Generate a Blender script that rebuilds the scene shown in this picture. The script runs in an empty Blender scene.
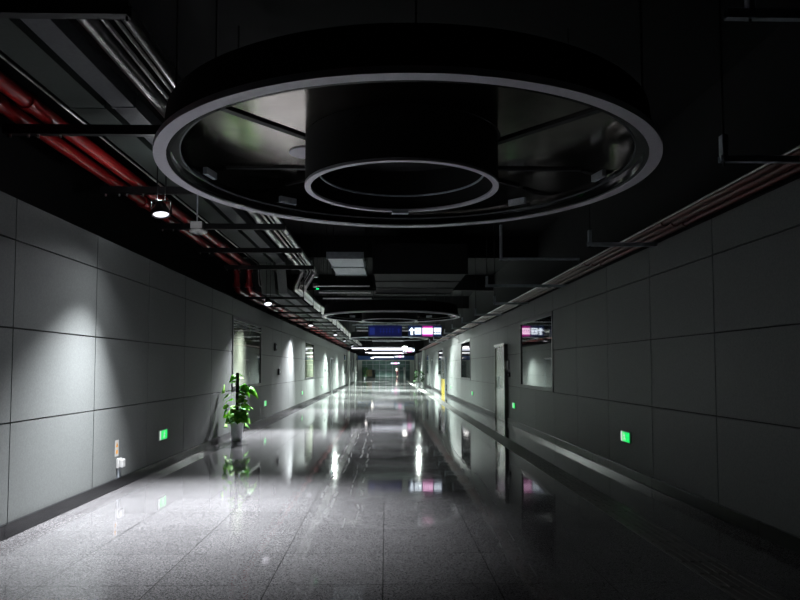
import bpy, math, random
from mathutils import Vector, Matrix
random.seed(7)
S = bpy.context.scene
COL = S.collection
PI = math.pi

# ------------------------------------------------------------------ camera, world, exposure
F = 670.0
pitch = math.radians(3.0); yaw = math.atan(14 / F)
cd = bpy.data.cameras.new('camera'); cam = bpy.data.objects.new('camera', cd); COL.objects.link(cam)
cd.sensor_width = 36; cd.lens = F / 800 * 36
cd.shift_y = (68 - F * math.tan(pitch)) / 800
cd.clip_end = 400
cam.location = (0, 0, 1.5)
cam.rotation_euler = (PI / 2 + pitch, 0, -yaw)
S.camera = cam
W = bpy.data.worlds.new('world'); S.world = W; W.use_nodes = True
W.node_tree.nodes['Background'].inputs[0].default_value = (0.5, 0.55, 0.8, 1)
W.node_tree.nodes['Background'].inputs[1].default_value = 0.0
S.view_settings.view_transform = 'Standard'; S.view_settings.look = 'None'
S.view_settings.gamma = 1; S.view_settings.exposure = 0.0
S.view_settings.use_curve_mapping = False
S.cycles.caustics_reflective = False; S.cycles.caustics_refractive = False

WX = 3.36          # half width of the corridor
CAMZ = 1.5
# lamp settings (power in W, aim)
NEAR_W = 4600; MID_W = 3900; FAR_W = 7000

# ------------------------------------------------------------------ materials
def mat(name, col, rough=.5, metal=0., spec=.5, ior=None, emit=None, es=0., noise=None, bump=None, coat=0.):
    m = bpy.data.materials.new(name); m.use_nodes = True
    nt = m.node_tree; b = nt.nodes['Principled BSDF']
    b.inputs['Base Color'].default_value = (*col, 1); b.inputs['Roughness'].default_value = rough
    b.inputs['Metallic'].default_value = metal; b.inputs['Specular IOR Level'].default_value = spec
    if ior: b.inputs['IOR'].default_value = ior
    if coat: b.inputs['Coat Weight'].default_value = coat
    if emit:
        b.inputs['Emission Color'].default_value = (*emit, 1); b.inputs['Emission Strength'].default_value = es
    tc = nt.nodes.new('ShaderNodeTexCoord')
    if noise:
        sc, amt = noise
        n = nt.nodes.new('ShaderNodeTexNoise'); n.inputs['Scale'].default_value = sc; n.inputs['Detail'].default_value = 4
        nt.links.new(tc.outputs['Object'], n.inputs['Vector'])
        r = nt.nodes.new('ShaderNodeMapRange')
        r.inputs[1].default_value = .3; r.inputs[2].default_value = .7
        r.inputs[3].default_value = 1 - amt; r.inputs[4].default_value = 1 + amt
        nt.links.new(n.outputs[0], r.inputs[0])
        v = nt.nodes.new('ShaderNodeVectorMath'); v.operation = 'SCALE'; v.inputs[0].default_value = col
        nt.links.new(r.outputs[0], v.inputs['Scale']); nt.links.new(v.outputs[0], b.inputs['Base Color'])
    if bump:
        sc, st = bump
        n2 = nt.nodes.new('ShaderNodeTexNoise'); n2.inputs['Scale'].default_value = sc; n2.inputs['Detail'].default_value = 3
        nt.links.new(tc.outputs['Object'], n2.inputs['Vector'])
        bp = nt.nodes.new('ShaderNodeBump'); bp.inputs['Strength'].default_value = st; bp.inputs['Distance'].default_value = .01
        nt.links.new(n2.outputs[0], bp.inputs['Height']); nt.links.new(bp.outputs[0], b.inputs['Normal'])
    return m

M = {}
M['panel'] = mat('cement_panel', (.125, .134, .130), .6, noise=(60, .14), bump=(300, .12))
M['backing'] = mat('dark_backing', (.01, .01, .011), .8, noise=(8, .2))
M['black'] = mat('black_soffit', (.003, .003, .004), .85, noise=(3, .3))
M['blackmetal'] = mat('black_painted_steel', (.006, .006, .007), .55, noise=(20, .2))
M['duct'] = mat('grey_duct_coating', (.085, .088, .095), .55, noise=(30, .15))
M['ductdark'] = mat('dark_duct_coating', (.035, .045, .04), .6, noise=(30, .15))
M['silver'] = mat('galvanised_steel', (.62, .60, .60), .28, 1., noise=(14, .15))
M['red'] = mat('red_pipe_paint', (.34, .011, .012), .3, noise=(9, .12), coat=.3)
M['redbrown'] = mat('maroon_pipe_paint', (.085, .016, .013), .4, noise=(9, .15))
M['channel'] = mat('zinc_channel', (.42, .46, .50), .5, .3, noise=(20, .15))
M['ringwhite'] = mat('ring_paint', (.62, .60, .66), .5, noise=(20, .04))
M['glossblack'] = mat('gloss_black_lining', (.006, .006, .007), .07, noise=(4, .2), coat=.4)
M['plate'] = mat('dark_mirror_plate', (.56, .52, .47), .15, 1., noise=(2.2, .3), bump=(2, .15))
M['steel'] = mat('brushed_steel', (.50, .50, .47), .26, 1., noise=(5, .08), bump=(3, .03))
M['skirt'] = mat('black_polished_skirting', (.006, .006, .007), .2, 0., ior=1.5, noise=(3, .25))
M['skirt2'] = mat('black_polished_skirting_right', (.007, .007, .008), .3, 0., ior=1.35, noise=(3, .25))
M['frame'] = mat('black_frame', (.012, .013, .015), .4, noise=(20, .1))
M['white'] = mat('white_plastic', (.5, .5, .49), .4, noise=(20, .04))
M['pot'] = mat('white_glazed_pot', (.72, .72, .76), .35, noise=(12, .05))
M['soil'] = mat('potting_soil', (.03, .02, .012), .95, noise=(60, .4))
M['pole'] = mat('dark_moss_pole', (.008, .007, .006), .95, noise=(70, .5), bump=(90, .6))
M['yellow'] = mat('yellow_paint', (.85, .62, .02), .45, noise=(10, .06))
M['orange'] = mat('orange_print', (.75, .33, .03), .6, noise=(10, .06))
M['pillar'] = mat('pale_pillar', (.62, .66, .62), .5, noise=(10, .05))
M['blue'] = mat('blue_fascia', (.03, .10, .32), .35, noise=(6, .15))
M['rubber'] = mat('black_rubber', (.02, .02, .02), .6, noise=(20, .2))
M['skin'] = mat('skin', (.5, .3, .22), .5, noise=(20, .05))
M['hair'] = mat('hair', (.015, .012, .01), .6, noise=(60, .3))
M['shirt'] = mat('white_shirt', (.8, .72, .72), .8, noise=(30, .05))
M['trouser'] = mat('dark_red_trousers', (.12, .02, .04), .8, noise=(30, .1))
M['wood'] = mat('tan_board', (.45, .33, .22), .6, noise=(10, .1))
M['residue'] = mat('tape_residue', (.10, .10, .10), .55, noise=(40, .3))
M['darkprint'] = mat('dark_print', (.03, .03, .04), .6, noise=(20, .1))

def emis(name, col, s):
    m = mat(name, (.02, .02, .02), .4, emit=col, es=s)
    nt = m.node_tree; b = nt.nodes['Principled BSDF']
    n = nt.nodes.new('ShaderNodeTexNoise'); n.inputs['Scale'].default_value = 6
    r = nt.nodes.new('ShaderNodeMapRange'); r.inputs[3].default_value = s * .92; r.inputs[4].default_value = s * 1.08
    nt.links.new(n.outputs[0], r.inputs[0]); nt.links.new(r.outputs[0], b.inputs['Emission Strength'])
    return m
M['lens'] = emis('lamp_lens', (.92, .90, 1.), 1.5)
M['lens_far'] = emis('distant_lamp_lens', (.92, .90, 1.), 1.2)
M['orb'] = emis('flood_lens', (1., .97, .94), 9)
M['tube'] = emis('led_tube', (.93, .93, 1.), 2.2)
M['tube_fill'] = emis('added_fill_tube', (.93, .93, 1.), .35)  # dim face of the strips added as fill
M['signwhite'] = emis('sign_white', (.80, .90, 1.), 2.2)
M['signpink'] = emis('sign_magenta', (.55, .02, .34), .9)
M['signpinkwhite'] = emis('sign_pale_pink', (1., .62, .88), 2.1)
M['signnavy'] = emis('sign_navy_lit', (.02, .05, .20), .35)
M['signblue'] = emis('sign_blue_faint_glow', (.012, .02, .22), .2)  # unlit sign face, its blue brought out by a faint added glow
M['signblue2'] = emis('sign_blue_glyph_glow', (.03, .06, .42), .32)  # unlit lettering, likewise given a faint glow
M['exitgreen'] = emis('exit_green', (.0, .95, .16), .9)
M['exitwhite'] = emis('exit_white', (.75, .95, .8), .75)
M['led'] = emis('green_led', (.0, 1., .25), 2.)
M['bluebar'] = emis('led_info_bar', (.85, .88, 1.), 1.6)
M['bluestrip'] = emis('blue_light_strip', (.08, .2, .55), .55)

# glass panes: dark glass, strong grazing reflections, murky backing
def glass_mat(name, base, ior):
    m = mat(name, base, .035, 0, .5, ior=ior, noise=(1.3, .55))
    return m
M['paneR'] = glass_mat('smoky_glass', (.04, .045, .047), 3.4)
M['paneL'] = glass_mat('greenish_glass', (.15, .17, .125), 2.0)

# leaves
def leafmat(name, a, b2):
    m = mat(name, a, .6)
    nt = m.node_tree; b = nt.nodes['Principled BSDF']
    tc = nt.nodes['Texture Coordinate']
    n = nt.nodes.new('ShaderNodeTexNoise'); n.inputs['Scale'].default_value = 7
    cr = nt.nodes.new('ShaderNodeValToRGB')
    cr.color_ramp.elements[0].color = (*a, 1); cr.color_ramp.elements[1].color = (*b2, 1)
    cr.color_ramp.elements[0].position = .38; cr.color_ramp.elements[1].position = .62
    nt.links.new(tc.outputs['Object'], n.inputs['Vector']); nt.links.new(n.outputs[0], cr.inputs[0])
    nt.links.new(cr.outputs[0], b.inputs['Base Color'])
    b.inputs['Subsurface Weight'].default_value = 0
    b.inputs['Transmission Weight'].default_value = 0
    # leaf translucency
    tr = nt.nodes.new('ShaderNodeBsdfTranslucent'); mx = nt.nodes.new('ShaderNodeMixShader')
    mx.inputs[0].default_value = .45
    nt.links.new(cr.outputs[0], tr.inputs[0])
    out = nt.nodes['Material Output']
    nt.links.new(b.outputs[0], mx.inputs[1]); nt.links.new(tr.outputs[0], mx.inputs[2]); nt.links.new(mx.outputs[0], out.inputs[0])
    return m
M['leaf'] = leafmat('pothos_leaf', (.07, .32, .02), (.30, .64, .06))
M['leafdark'] = leafmat('dark_leaf', (.02, .07, .015), (.05, .16, .03))

# polished granite floor with tile joints
def floor_mat():
    m = bpy.data.materials.new('polished_granite_tiles'); m.use_nodes = True
    nt = m.node_tree; N = nt.nodes; L = nt.links; b = N['Principled BSDF']
    geo = N.new('ShaderNodeNewGeometry'); sep = N.new('ShaderNodeSeparateXYZ'); L.new(geo.outputs['Position'], sep.inputs[0])
    def math_(op, a, bb=None):
        n = N.new('ShaderNodeMath'); n.operation = op
        for i, v in enumerate((a, bb)):
            if v is None: continue
            if isinstance(v, (int, float)): n.inputs[i].default_value = v
            else: L.new(v, n.inputs[i])
        return n.outputs[0]
    def joint(o, off, T, w):
        t = math_('DIVIDE', math_('ADD', o, off), T)
        fr = math_('ABSOLUTE', math_('SUBTRACT', math_('FRACT', t), .5))   # .5 at joint
        return math_('GREATER_THAN', fr, .5 - w / T)
    jx = joint(sep.outputs[0], .02 + 79, .79, .004)
    jy = joint(sep.outputs[1], -4.74 + 78.5, .785, .004)
    j = math_('MAXIMUM', jx, jy)
    # per tile tone
    fx = math_('FLOOR', math_('DIVIDE', math_('ADD', sep.outputs[0], 79.02), .79))
    fy = math_('FLOOR', math_('DIVIDE', math_('ADD', sep.outputs[1], 73.76), .785))
    cb = N.new('ShaderNodeCombineXYZ'); L.new(fx, cb.inputs[0]); L.new(fy, cb.inputs[1])
    wn = N.new('ShaderNodeTexWhiteNoise'); wn.noise_dimensions = '2D'; L.new(cb.outputs[0], wn.inputs['Vector'])
    sp = N.new('ShaderNodeTexVoronoi'); sp.inputs['Scale'].default_value = 140; L.new(geo.outputs['Position'], sp.inputs['Vector'])
    cr = N.new('ShaderNodeValToRGB'); e = cr.color_ramp.elements
    e[0].position = 0.; e[0].color = (.045, .045, .047, 1); e[1].position = 1.; e[1].color = (.20, .197, .20, 1)
    e2 = e.new(.5); e2.color = (.118, .116, .118, 1)
    sepc = N.new('ShaderNodeSeparateColor'); L.new(sp.outputs['Color'], sepc.inputs[0]); L.new(sepc.outputs[0], cr.inputs[0])
    tone = math_('MULTIPLY_ADD', wn.outputs['Value'], .14); tone.node.inputs[2].default_value = .93
    big = N.new('ShaderNodeTexNoise'); big.inputs['Scale'].default_value = 1.3; big.inputs['Detail'].default_value = 6
    L.new(geo.outputs['Position'], big.inputs['Vector'])
    bt = math_('MULTIPLY_ADD', big.outputs[0], .3); bt.node.inputs[2].default_value = .85
    tone = math_('MULTIPLY', tone, bt)
    jt = math_('SUBTRACT', 1, math_('MULTIPLY', j, .72)); tone = math_('MULTIPLY', tone, jt)
    v = N.new('ShaderNodeVectorMath'); v.operation = 'SCALE'; L.new(cr.outputs[0], v.inputs[0]); L.new(tone, v.inputs['Scale'])
    L.new(v.outputs[0], b.inputs['Base Color'])
    # roughness: worn haze and rough joints; slight unevenness from tile to tile
    rn = math_('MULTIPLY_ADD', big.outputs[0], .06); rn.node.inputs[2].default_value = .022
    rr = math_('ADD', rn, math_('MULTIPLY', j, .06)); L.new(rr, b.inputs['Roughness'])
    b.inputs['IOR'].default_value = 1.5
    bn = N.new('ShaderNodeTexNoise'); bn.inputs['Scale'].default_value = 2.2; L.new(geo.outputs['Position'], bn.inputs['Vector'])
    bp = N.new('ShaderNodeBump'); bp.inputs['Strength'].default_value = .25; bp.inputs['Distance'].default_value = .004
    h = math_('ADD', bn.outputs[0], math_('MULTIPLY', wn.outputs['Value'], .0)); L.new(h, bp.inputs['Height']); L.new(bp.outputs[0], b.inputs['Normal'])
    return m
M['floor'] = floor_mat()
M['tactile'] = mat('tactile_stone', (.16, .16, .15), .42, noise=(50, .12))

# ------------------------------------------------------------------ mesh helpers
class MB:
    def __init__(s): s.v = []; s.f = []
    def box(s, x0, x1, y0, y1, z0, z1, T=None):
        n = len(s.v)
        p = [(x, y, z) for z in (z0, z1) for y in (y0, y1) for x in (x0, x1)]
        if T: p = [tuple(T @ Vector(q)) for q in p]
        s.v += p
        s.f += [tuple(n + i for i in q) for q in ((0, 2, 3, 1), (4, 5, 7, 6), (0, 1, 5, 4), (1, 3, 7, 5), (3, 2, 6, 7), (2, 0, 4, 6))]
        return s
    def tube(s, pts, r, n=12, cap=True):
        pts = [Vector(p) for p in pts]; base = len(s.v); m = len(pts)
        prev = None
        for i, p in enumerate(pts):
            d = (pts[min(i + 1, m - 1)] - pts[max(i - 1, 0)]).normalized()
            if prev is None:
                a = Vector((0, 0, 1)) if abs(d.z) < .9 else Vector((1, 0, 0))
                u = d.cross(a).normalized()
            else: u = (prev - d * prev.dot(d)).normalized()
            prev = u; w = d.cross(u)
            rr = r[i] if isinstance(r, (list, tuple)) else r
            for k in range(n):
                a = 2 * PI * k / n; s.v.append(tuple(p + (u * math.cos(a) + w * math.sin(a)) * rr))
        for i in range(m - 1):
            for k in range(n):
                a = base + i * n + k; b = base + i * n + (k + 1) % n
                s.f.append((a, a + n, b + n, b))
        if cap:
            s.f.append(tuple(base + k for k in range(n))); s.f.append(tuple(base + (m - 1) * n + k for k in reversed(range(n))))
        return s
    def lathe(s, prof, n=48, closed=False, c=(0, 0, 0)):
        base = len(s.v); m = len(prof)
        for r, z in prof:
            for k in range(n):
                a = 2 * PI * k / n; s.v.append((c[0] + r * math.cos(a), c[1] + r * math.sin(a), c[2] + z))
        for i in range(m if closed else m - 1):
            j = (i + 1) % m
            for k in range(n):
                k2 = (k + 1) % n
                s.f.append((base + i * n + k, base + i * n + k2, base + j * n + k2, base + j * n + k))
        return s
    def poly(s, pts, depth):
        """polygon pts (3d) extruded by vector depth"""
        n = len(s.v); m = len(pts); d = Vector(depth)
        s.v += [tuple(p) for p in pts] + [tuple(Vector(p) + d) for p in pts]
        s.f += [tuple(n + i for i in range(m)), tuple(n + m + i for i in reversed(range(m)))]
        s.f += [(n + i, n + m + i, n + m + (i + 1) % m, n + (i + 1) % m) for i in range(m)]
        return s
    def build(s, name, m, parent=None, smooth=False, bevel=0, loc=None):
        me = bpy.data.meshes.new(name); me.from_pydata(s.v, [], s.f); me.update()
        import bmesh
        bm = bmesh.new(); bm.from_mesh(me); bmesh.ops.recalc_face_normals(bm, faces=bm.faces); bm.to_mesh(me); bm.free()
        me.materials.append(m)
        o = bpy.data.objects.new(name, me); COL.objects.link(o)
        if parent: o.parent = parent
        if loc: o.location = loc
        if smooth:
            for p in me.polygons: p.use_smooth = True
            try: me.set_sharp_from_angle(angle=math.radians(40))
            except Exception: pass
        if bevel:
            b = o.modifiers.new('bevel', 'BEVEL'); b.width = bevel; b.segments = 2; b.limit_method = 'ANGLE'
        return o

def tag(o, label, cat, group=None, kind=None):
    o['label'] = label; o['category'] = cat
    if group: o['group'] = group
    if kind: o['kind'] = kind
    return o
def struct(o, label=None, cat=None):
    o['kind'] = 'structure'
    if label: o['label'] = label
    if cat: o['category'] = cat
    return o
def thing(name, loc, label, cat, group=None, rz=0):
    o = bpy.data.objects.new(name, None); COL.objects.link(o); o.location = loc; o.rotation_euler = (0, 0, rz)
    o.empty_display_size = .1
    return tag(o, label, cat, group)
def kids(o): return [c for c in bpy.data.objects if c.parent == o]
def copy_tree(o, parent=None):
    c = o.copy(); COL.objects.link(c)
    if parent: c.parent = parent
    for ch in kids(o): copy_tree(ch, c)
    return c
def rounded(pts, r=.18, n=6):
    """round the corners of a polyline"""
    P = [Vector(p) for p in pts]; out = [P[0]]
    for i in range(1, len(P) - 1):
        a = (P[i - 1] - P[i]); b = (P[i + 1] - P[i]); q = min(r, a.length * .49, b.length * .49)
        s = P[i] + a.normalized() * q; e = P[i] + b.normalized() * q
        for k in range(n + 1):
            t = k / n; out.append(s * (1 - t) ** 2 + P[i] * 2 * t * (1 - t) + e * t * t)
    out.append(P[-1]); return out
ORD = ['nearest', 'second nearest', 'third nearest', 'fourth nearest', 'fifth nearest', 'sixth nearest', 'seventh nearest', 'eighth nearest',
       'ninth nearest', 'tenth nearest', 'eleventh nearest', 'twelfth nearest', 'thirteenth nearest', 'fourteenth nearest', 'fifteenth nearest',
       'sixteenth nearest', 'seventeenth nearest', 'eighteenth nearest', 'nineteenth nearest', 'twentieth nearest']

# ------------------------------------------------------------------ room shell
YE = 80.0   # the corridor ends at a blue fascia
HALL = 134.0
struct(MB().box(-5, 5, -6, YE, -.2, 0).build('floor', M['floor']), 'polished speckled grey granite tile floor', 'floor')
struct(MB().box(-9, 9, YE, HALL, -.2, 0).build('floor_hall', M['floor']), 'polished floor of the hall beyond the corridor', 'floor')
struct(MB().box(-5, 5, -6, YE, 5.4, 5.6).build('ceiling', M['black']), 'black concrete soffit above the services', 'ceiling')
struct(MB().box(-9, 9, YE, HALL, 3.3, 3.5).build('ceiling_hall', M['black']), 'dark ceiling of the far hall', 'ceiling')
struct(MB().box(-4.7, -4.5, -6, YE, 3.04, 5.4).build('wall_upper_left', M['black']), 'black void wall above the left cladding', 'wall')
struct(MB().box(4.5, 4.7, -6, YE, 3.04, 5.4).build('wall_upper_right', M['black']), 'black void wall above the right cladding', 'wall')
struct(MB().box(-5, 5, -6.2, -6, 0, 5.4).build('wall_back', M['black']), 'dark wall behind', 'wall')

Zs = [.0, 1.01, 1.86, 2.66, 3.04]
def cells(start, step, extra):
    ys = []
    y = start
    while y < YE: ys.append(round(y, 3)); y += step
    return sorted(set([-6] + ys + [YE]) | set(extra))
def clad_wall(side, ys, openings, name, label):
    """openings: (y0,y1,z0,z1); cells lying inside an opening are left out"""
    m = MB(); g = .007
    for a, b in zip(ys[:-1], ys[1:]):
        for c, d in zip(Zs[:-1], Zs[1:]):
            ym, zm = (a + b) / 2, (c + d) / 2
            if any(o[0] < ym < o[1] and o[2] < zm < o[3] for o in openings): continue
            x0, x1 = (WX, WX + .03) if side > 0 else (-WX - .03, -WX)
            m.box(x0, x1, a + g, b - g, max(c + g, .0), d - (g if d < 3.04 else 0))
    o = m.build(name, M['panel']); struct(o, label, 'wall')
    b = MB()
    # solid backing with the openings cut out (piecewise along y)
    cuts = sorted(openings); x0, x1 = (WX + .03, WX + .24) if side > 0 else (-WX - .24, -WX - .03)
    y = -6
    for (a, e, c, d) in cuts:
        b.box(x0, x1, y, a, 0, 3.04)
        if c > 0: b.box(x0, x1, a, e, 0, c)
        b.box(x0, x1, a, e, d, 3.04); y = e
    b.box(x0, x1, y, YE, 0, 3.04)
    # shelf closing the void at the top of the cladding
    xa, xb = (WX + .24, 4.7) if side > 0 else (-4.7, -WX - .24)
    b.box(xa, xb, -6, YE, 2.8, 3.04)
    struct(b.build('wall_backing_' + ('right' if side > 0 else 'left'), M['backing']), 'dark backing behind the panel joints', 'wall')

LWIN = [(14.7, 18.14), (27.9, 31.34), (53.8, 57.1), (66.3, 69.7), (75.5, 78.9)]
RWIN = [(13.4, 16.7), (26.6, 29.9), (39.6, 42.9), (53.0, 56.3), (66.4, 69.6)]
Lys = [6.1 + 1.72 * k for k in range(-6, 43)]
Rys = [13.4 + 1.655 * k for k in range(-11, 41)]
def ycells(ys, wins, doors):
    edges = [e for w in wins + doors for e in w]
    out = [y for y in ys if -6 < y < YE and all(abs(y - e) > .5 for e in edges)
           and not any(w[0] + .1 < y < w[1] - .1 for w in doors)]
    return sorted(set([-6.0] + out + edges + [YE]))
LDOOR = [(40.6, 42.4), (61.6, 63.2)]
RDOOR = [(18.45, 20.1), (37.2, 39.8), (48, 49.4)]
clad_wall(-1, ycells(Lys, LWIN, LDOOR), [(a, b, 1.01, 2.66) for a, b in LWIN] + [(a, b, 0, 2.1) for a, b in LDOOR], 'wall_left', 'left wall of large matt grey cement panels with dark joints')
clad_wall(1, ycells(Rys, RWIN, RDOOR), [(a, b, 1.01, 2.66) for a, b in RWIN] + [(a, b, 0, 2.1) for a, b in RDOOR], 'wall_right', 'right wall of large matt grey cement panels in the dark')

# skirtings: dark reflective metal, standing 12 cm
def skirting(side, doors):
    m = MB(); y = -6
    for a, b in sorted(doors) + [(YE, YE)]:
        y0, y1 = y, a
        while y0 < y1 - .01:
            e = min(y0 + 2.4, y1)
            if side > 0: m.box(WX - .035, WX, y0, e - .004, 0, .13)
            else: m.box(-WX, -WX + .035, y0, e - .004, 0, .13)
            y0 = e
        y = b
    return m
struct(skirting(-1, [(40.6, 42.4), (61.6, 63.2)]).build('baseboard_left', M['skirt'], bevel=.004), 'black polished skirting along the left wall', 'baseboard')
struct(skirting(1, RDOOR).build('baseboard_right', M['skirt2'], bevel=.004), 'black polished skirting along the right wall', 'baseboard')

# windows
def window(n, side, a, b, label):
    s = side; x_in = WX * s
    def bx(m, d0, d1, y0, y1, z0, z1):
        xs = sorted((s * (WX + d0), s * (WX + d1))); m.box(xs[0], xs[1], y0, y1, z0, z1)
    fr = MB(); g = .006; z0, z1 = 1.01 + g, 2.66 - g; y0, y1 = a + g, b - g; t = .08
    bx(fr, -.012, .2, y0, y0 + t, z0, z1); bx(fr, -.012, .2, y1 - t, y1, z0, z1)
    bx(fr, -.012, .2, y0, y1, z0, z0 + t); bx(fr, -.012, .2, y0, y1, z1 - t, z1)
    o = struct(fr.build('window_%d' % n, M['frame'], bevel=.003), label, 'window')
    p = MB(); bx(p, .012, .022, y0 + t, y1 - t, z0 + t, z1 - t)
    pane = p.build('pane', M['paneR'] if side > 0 else M['paneL'], o); pane['label'] = 'dark reflective glass'
    bk = MB(); bx(bk, .19, .2, y0 + t, y1 - t, z0 + t, z1 - t); bk.build('back_panel', M['backing'], o)
    if side < 0 and a < 20:   # louvre strip along the top of the nearest left window
        lv = MB(); bx(lv, .002, .011, y0 + t, y1 - t, 2.50, 2.53); bx(lv, .002, .011, y0 + t, y1 - t, 2.43, 2.45)
        lv.build('top_rail', M['frame'], o)
    return o
wl = ['nearest left window, greenish glass in a black frame above the potted plant', 'second left window, tall narrow looking and bluish',
      'third window along the left wall', 'fourth window along the left wall', 'fifth window along the left wall, by the far pillar']
wr = ['nearest right window, reflecting the lit sign in reverse', 'second right window, pale reflections beyond the steel door',
      'third right window, beside the yellow striped door', 'fourth window along the right wall', 'fifth window along the right wall']
n = 1
for (a, b), l in zip(LWIN, wl): window(n, -1, a, b, l); n += 1
for (a, b), l in zip(RWIN, wr): window(n, 1, a, b, l); n += 1

# doors: steel portals standing a little proud of the cladding
def door(n, side, a, b, label, proud=.1, yellow=False, leafm='steel', H=2.1):
    s = side
    def bx(m, d0, d1, y0, y1, z0, z1):
        xs = sorted((s * (WX + d0), s * (WX + d1))); m.box(xs[0], xs[1], y0, y1, z0, z1)
    fr = MB()
    bx(fr, -proud, .2, a + .005, a + .07, 0, H); bx(fr, -proud, .2, b - .07, b - .005, 0, H); bx(fr, -proud, .2, a + .005, b - .005, H - .07, H - .005)
    o = struct(fr.build('door_%d' % n, M['steel' if n == 1 else 'channel'], bevel=.004), label, 'door')
    w = b - .07 - (a + .07); mid = (a + b) / 2
    for y0, y1 in ((a + .075, mid - .004), (mid + .004, b - .075)):
        lf = MB(); bx(lf, -proud + .03, .0, y0, y1, .005, H - .075)
        leaf = lf.build('door_leaf', M[leafm], o, bevel=.004)
        hd = MB(); yy = mid - .09 if y0 < mid - .1 else mid + .09
        if leafm == 'steel':
            xh = s * (WX - proud - .02); hd.tube([(xh + s * .05, yy, .95), (xh, yy, .95), (xh, yy, 1.25), (xh + s * .05, yy, 1.25)], .011, 8)
            hd.build('handle', M['channel'], leaf, smooth=True)
        if yellow:
            yl = MB(); bx(yl, -proud + .022, -proud + .03, y0 + .005, y1 - .005, .01, .87)
            yo = yl.build('guard_plate', M['yellow'], leaf); yo['label'] = 'yellow lower door plate'
    hdr = MB(); bx(hdr, -proud - .012, -proud, a - .02, b + .02, H - .03, H + .03)
    ho = hdr.build('header_trim', M['silver'], o, bevel=.003); ho['label'] = 'bright steel header strip'
    return o
door(1, 1, *RDOOR[0], 'brushed steel double door on the right, just beyond the nearest right window', H=2.16)
door(2, 1, *RDOOR[1], 'right hand door with a yellow lower half', yellow=True)
door(3, 1, *RDOOR[2], 'grey door far along the right wall behind the slim plant', proud=.02, leafm='panel')
door(4, -1, *LDOOR[0], 'flush grey door on the left beyond the second window', proud=.02, leafm='panel')
door(5, -1, *LDOOR[1], 'flush grey door far along the left wall', proud=.02, leafm='panel')

# far end: pillars, blue fascia, hall
struct(MB().box(-WX, WX, YE - .3, YE + .1, 2.46, 2.95).build('trim_1', M['blue']), 'blue fascia spanning the far end of the corridor', 'trim')
ls = struct(MB().box(-WX, WX, YE - .34, YE - .3, 2.34, 2.455).build('trim_2', M['pillar']), 'pale strip under the blue fascia', 'trim')
struct(MB().box(-5, 5, YE - .1, YE + .1, 2.95, 5.4).build('wall_end_upper', M['black']), 'black wall above the far fascia', 'wall')
for i, sx in enumerate((-1, 1)):
    struct(MB().box(*sorted((sx * WX, sx * (WX - .5))), YE - .35, YE + .1, 0, 2.34).build('trim_%d' % (3 + i), M['pillar'], bevel=.02),
           ('left' if sx < 0 else 'right') + ' pale pillar carrying the far fascia', 'pillar')
struct(MB().box(-9, -8.8, YE, HALL, 0, 3.3).build('wall_hall_left', M['panel']), 'left wall of the far hall', 'wall')
struct(MB().box(8.8, 9, YE, HALL, 0, 3.3).build('wall_hall_right', M['panel']), 'right wall of the far hall', 'wall')
hw = MB()
M['hallgreen'] = mat('green_grey_hall_glass', (.13, .22, .20), .3, noise=(.8, .4))
hw.box(-9, 9, HALL, HALL + .2, 0, 3.3)
hwo = struct(hw.build('wall_end', M['hallgreen']), 'dark green glazed wall at the very end of the hall', 'wall')
gr = MB()
for k in range(-6, 7): gr.box(k * 1.3 - .06, k * 1.3 + .06, HALL - .1, HALL, 0, 3.3)
for z in (1.1, 2.2): gr.box(-9, 9, HALL - .08, HALL, z - .05, z + .05)
gr.build('mullion_grid', M['channel'], hwo)
for sx, w in ((-1, 5.8), (1, 5.8)):
    struct(MB().box(*sorted((sx * WX, sx * 9)), YE, YE + .2, 0, 3.3).build('wall_return_' + ('left' if sx < 0 else 'right'), M['panel']), 'return wall at the mouth of the far hall', 'wall')

# pilasters along the far walls
def pil(n, side, y):
    xs = sorted((side * WX, side * (WX - .16)))
    struct(MB().box(xs[0], xs[1], y, y + 1.0, 0, 3.04).build('trim_%d' % n, M['pillar'], bevel=.015), ('left' if side < 0 else 'right') + ' wall pilaster, pale', 'pilaster')
n = 5
for side, y in ((-1, 58.6), (-1, 70.9), (1, 58.2), (1, 71.2)): pil(n, side, y); n += 1

# ------------------------------------------------------------------ tactile paving
def tactile(x0, x1, y0, y1):
    m = MB(); m.box(x0, x1, y0, y1, 0, .003)
    k = 5; w = (x1 - x0) / k; y = y0
    while y < y1:
        for i in range(k):
            c = x0 + w * (i + .5); m.box(c - .014, c + .014, y + .02, min(y + .3, y1) - .02, .003, .009)
        y += .3
    return m
M['tactile_far'] = M['tactile']
o = tactile(2.27, 2.6, 1.0, YE - 1).build('tactile_strip', M['tactile'])
struct(o, 'ribbed tactile guide strip running along the right side of the floor', 'floor strip'); o.name = 'trim_9'

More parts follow.
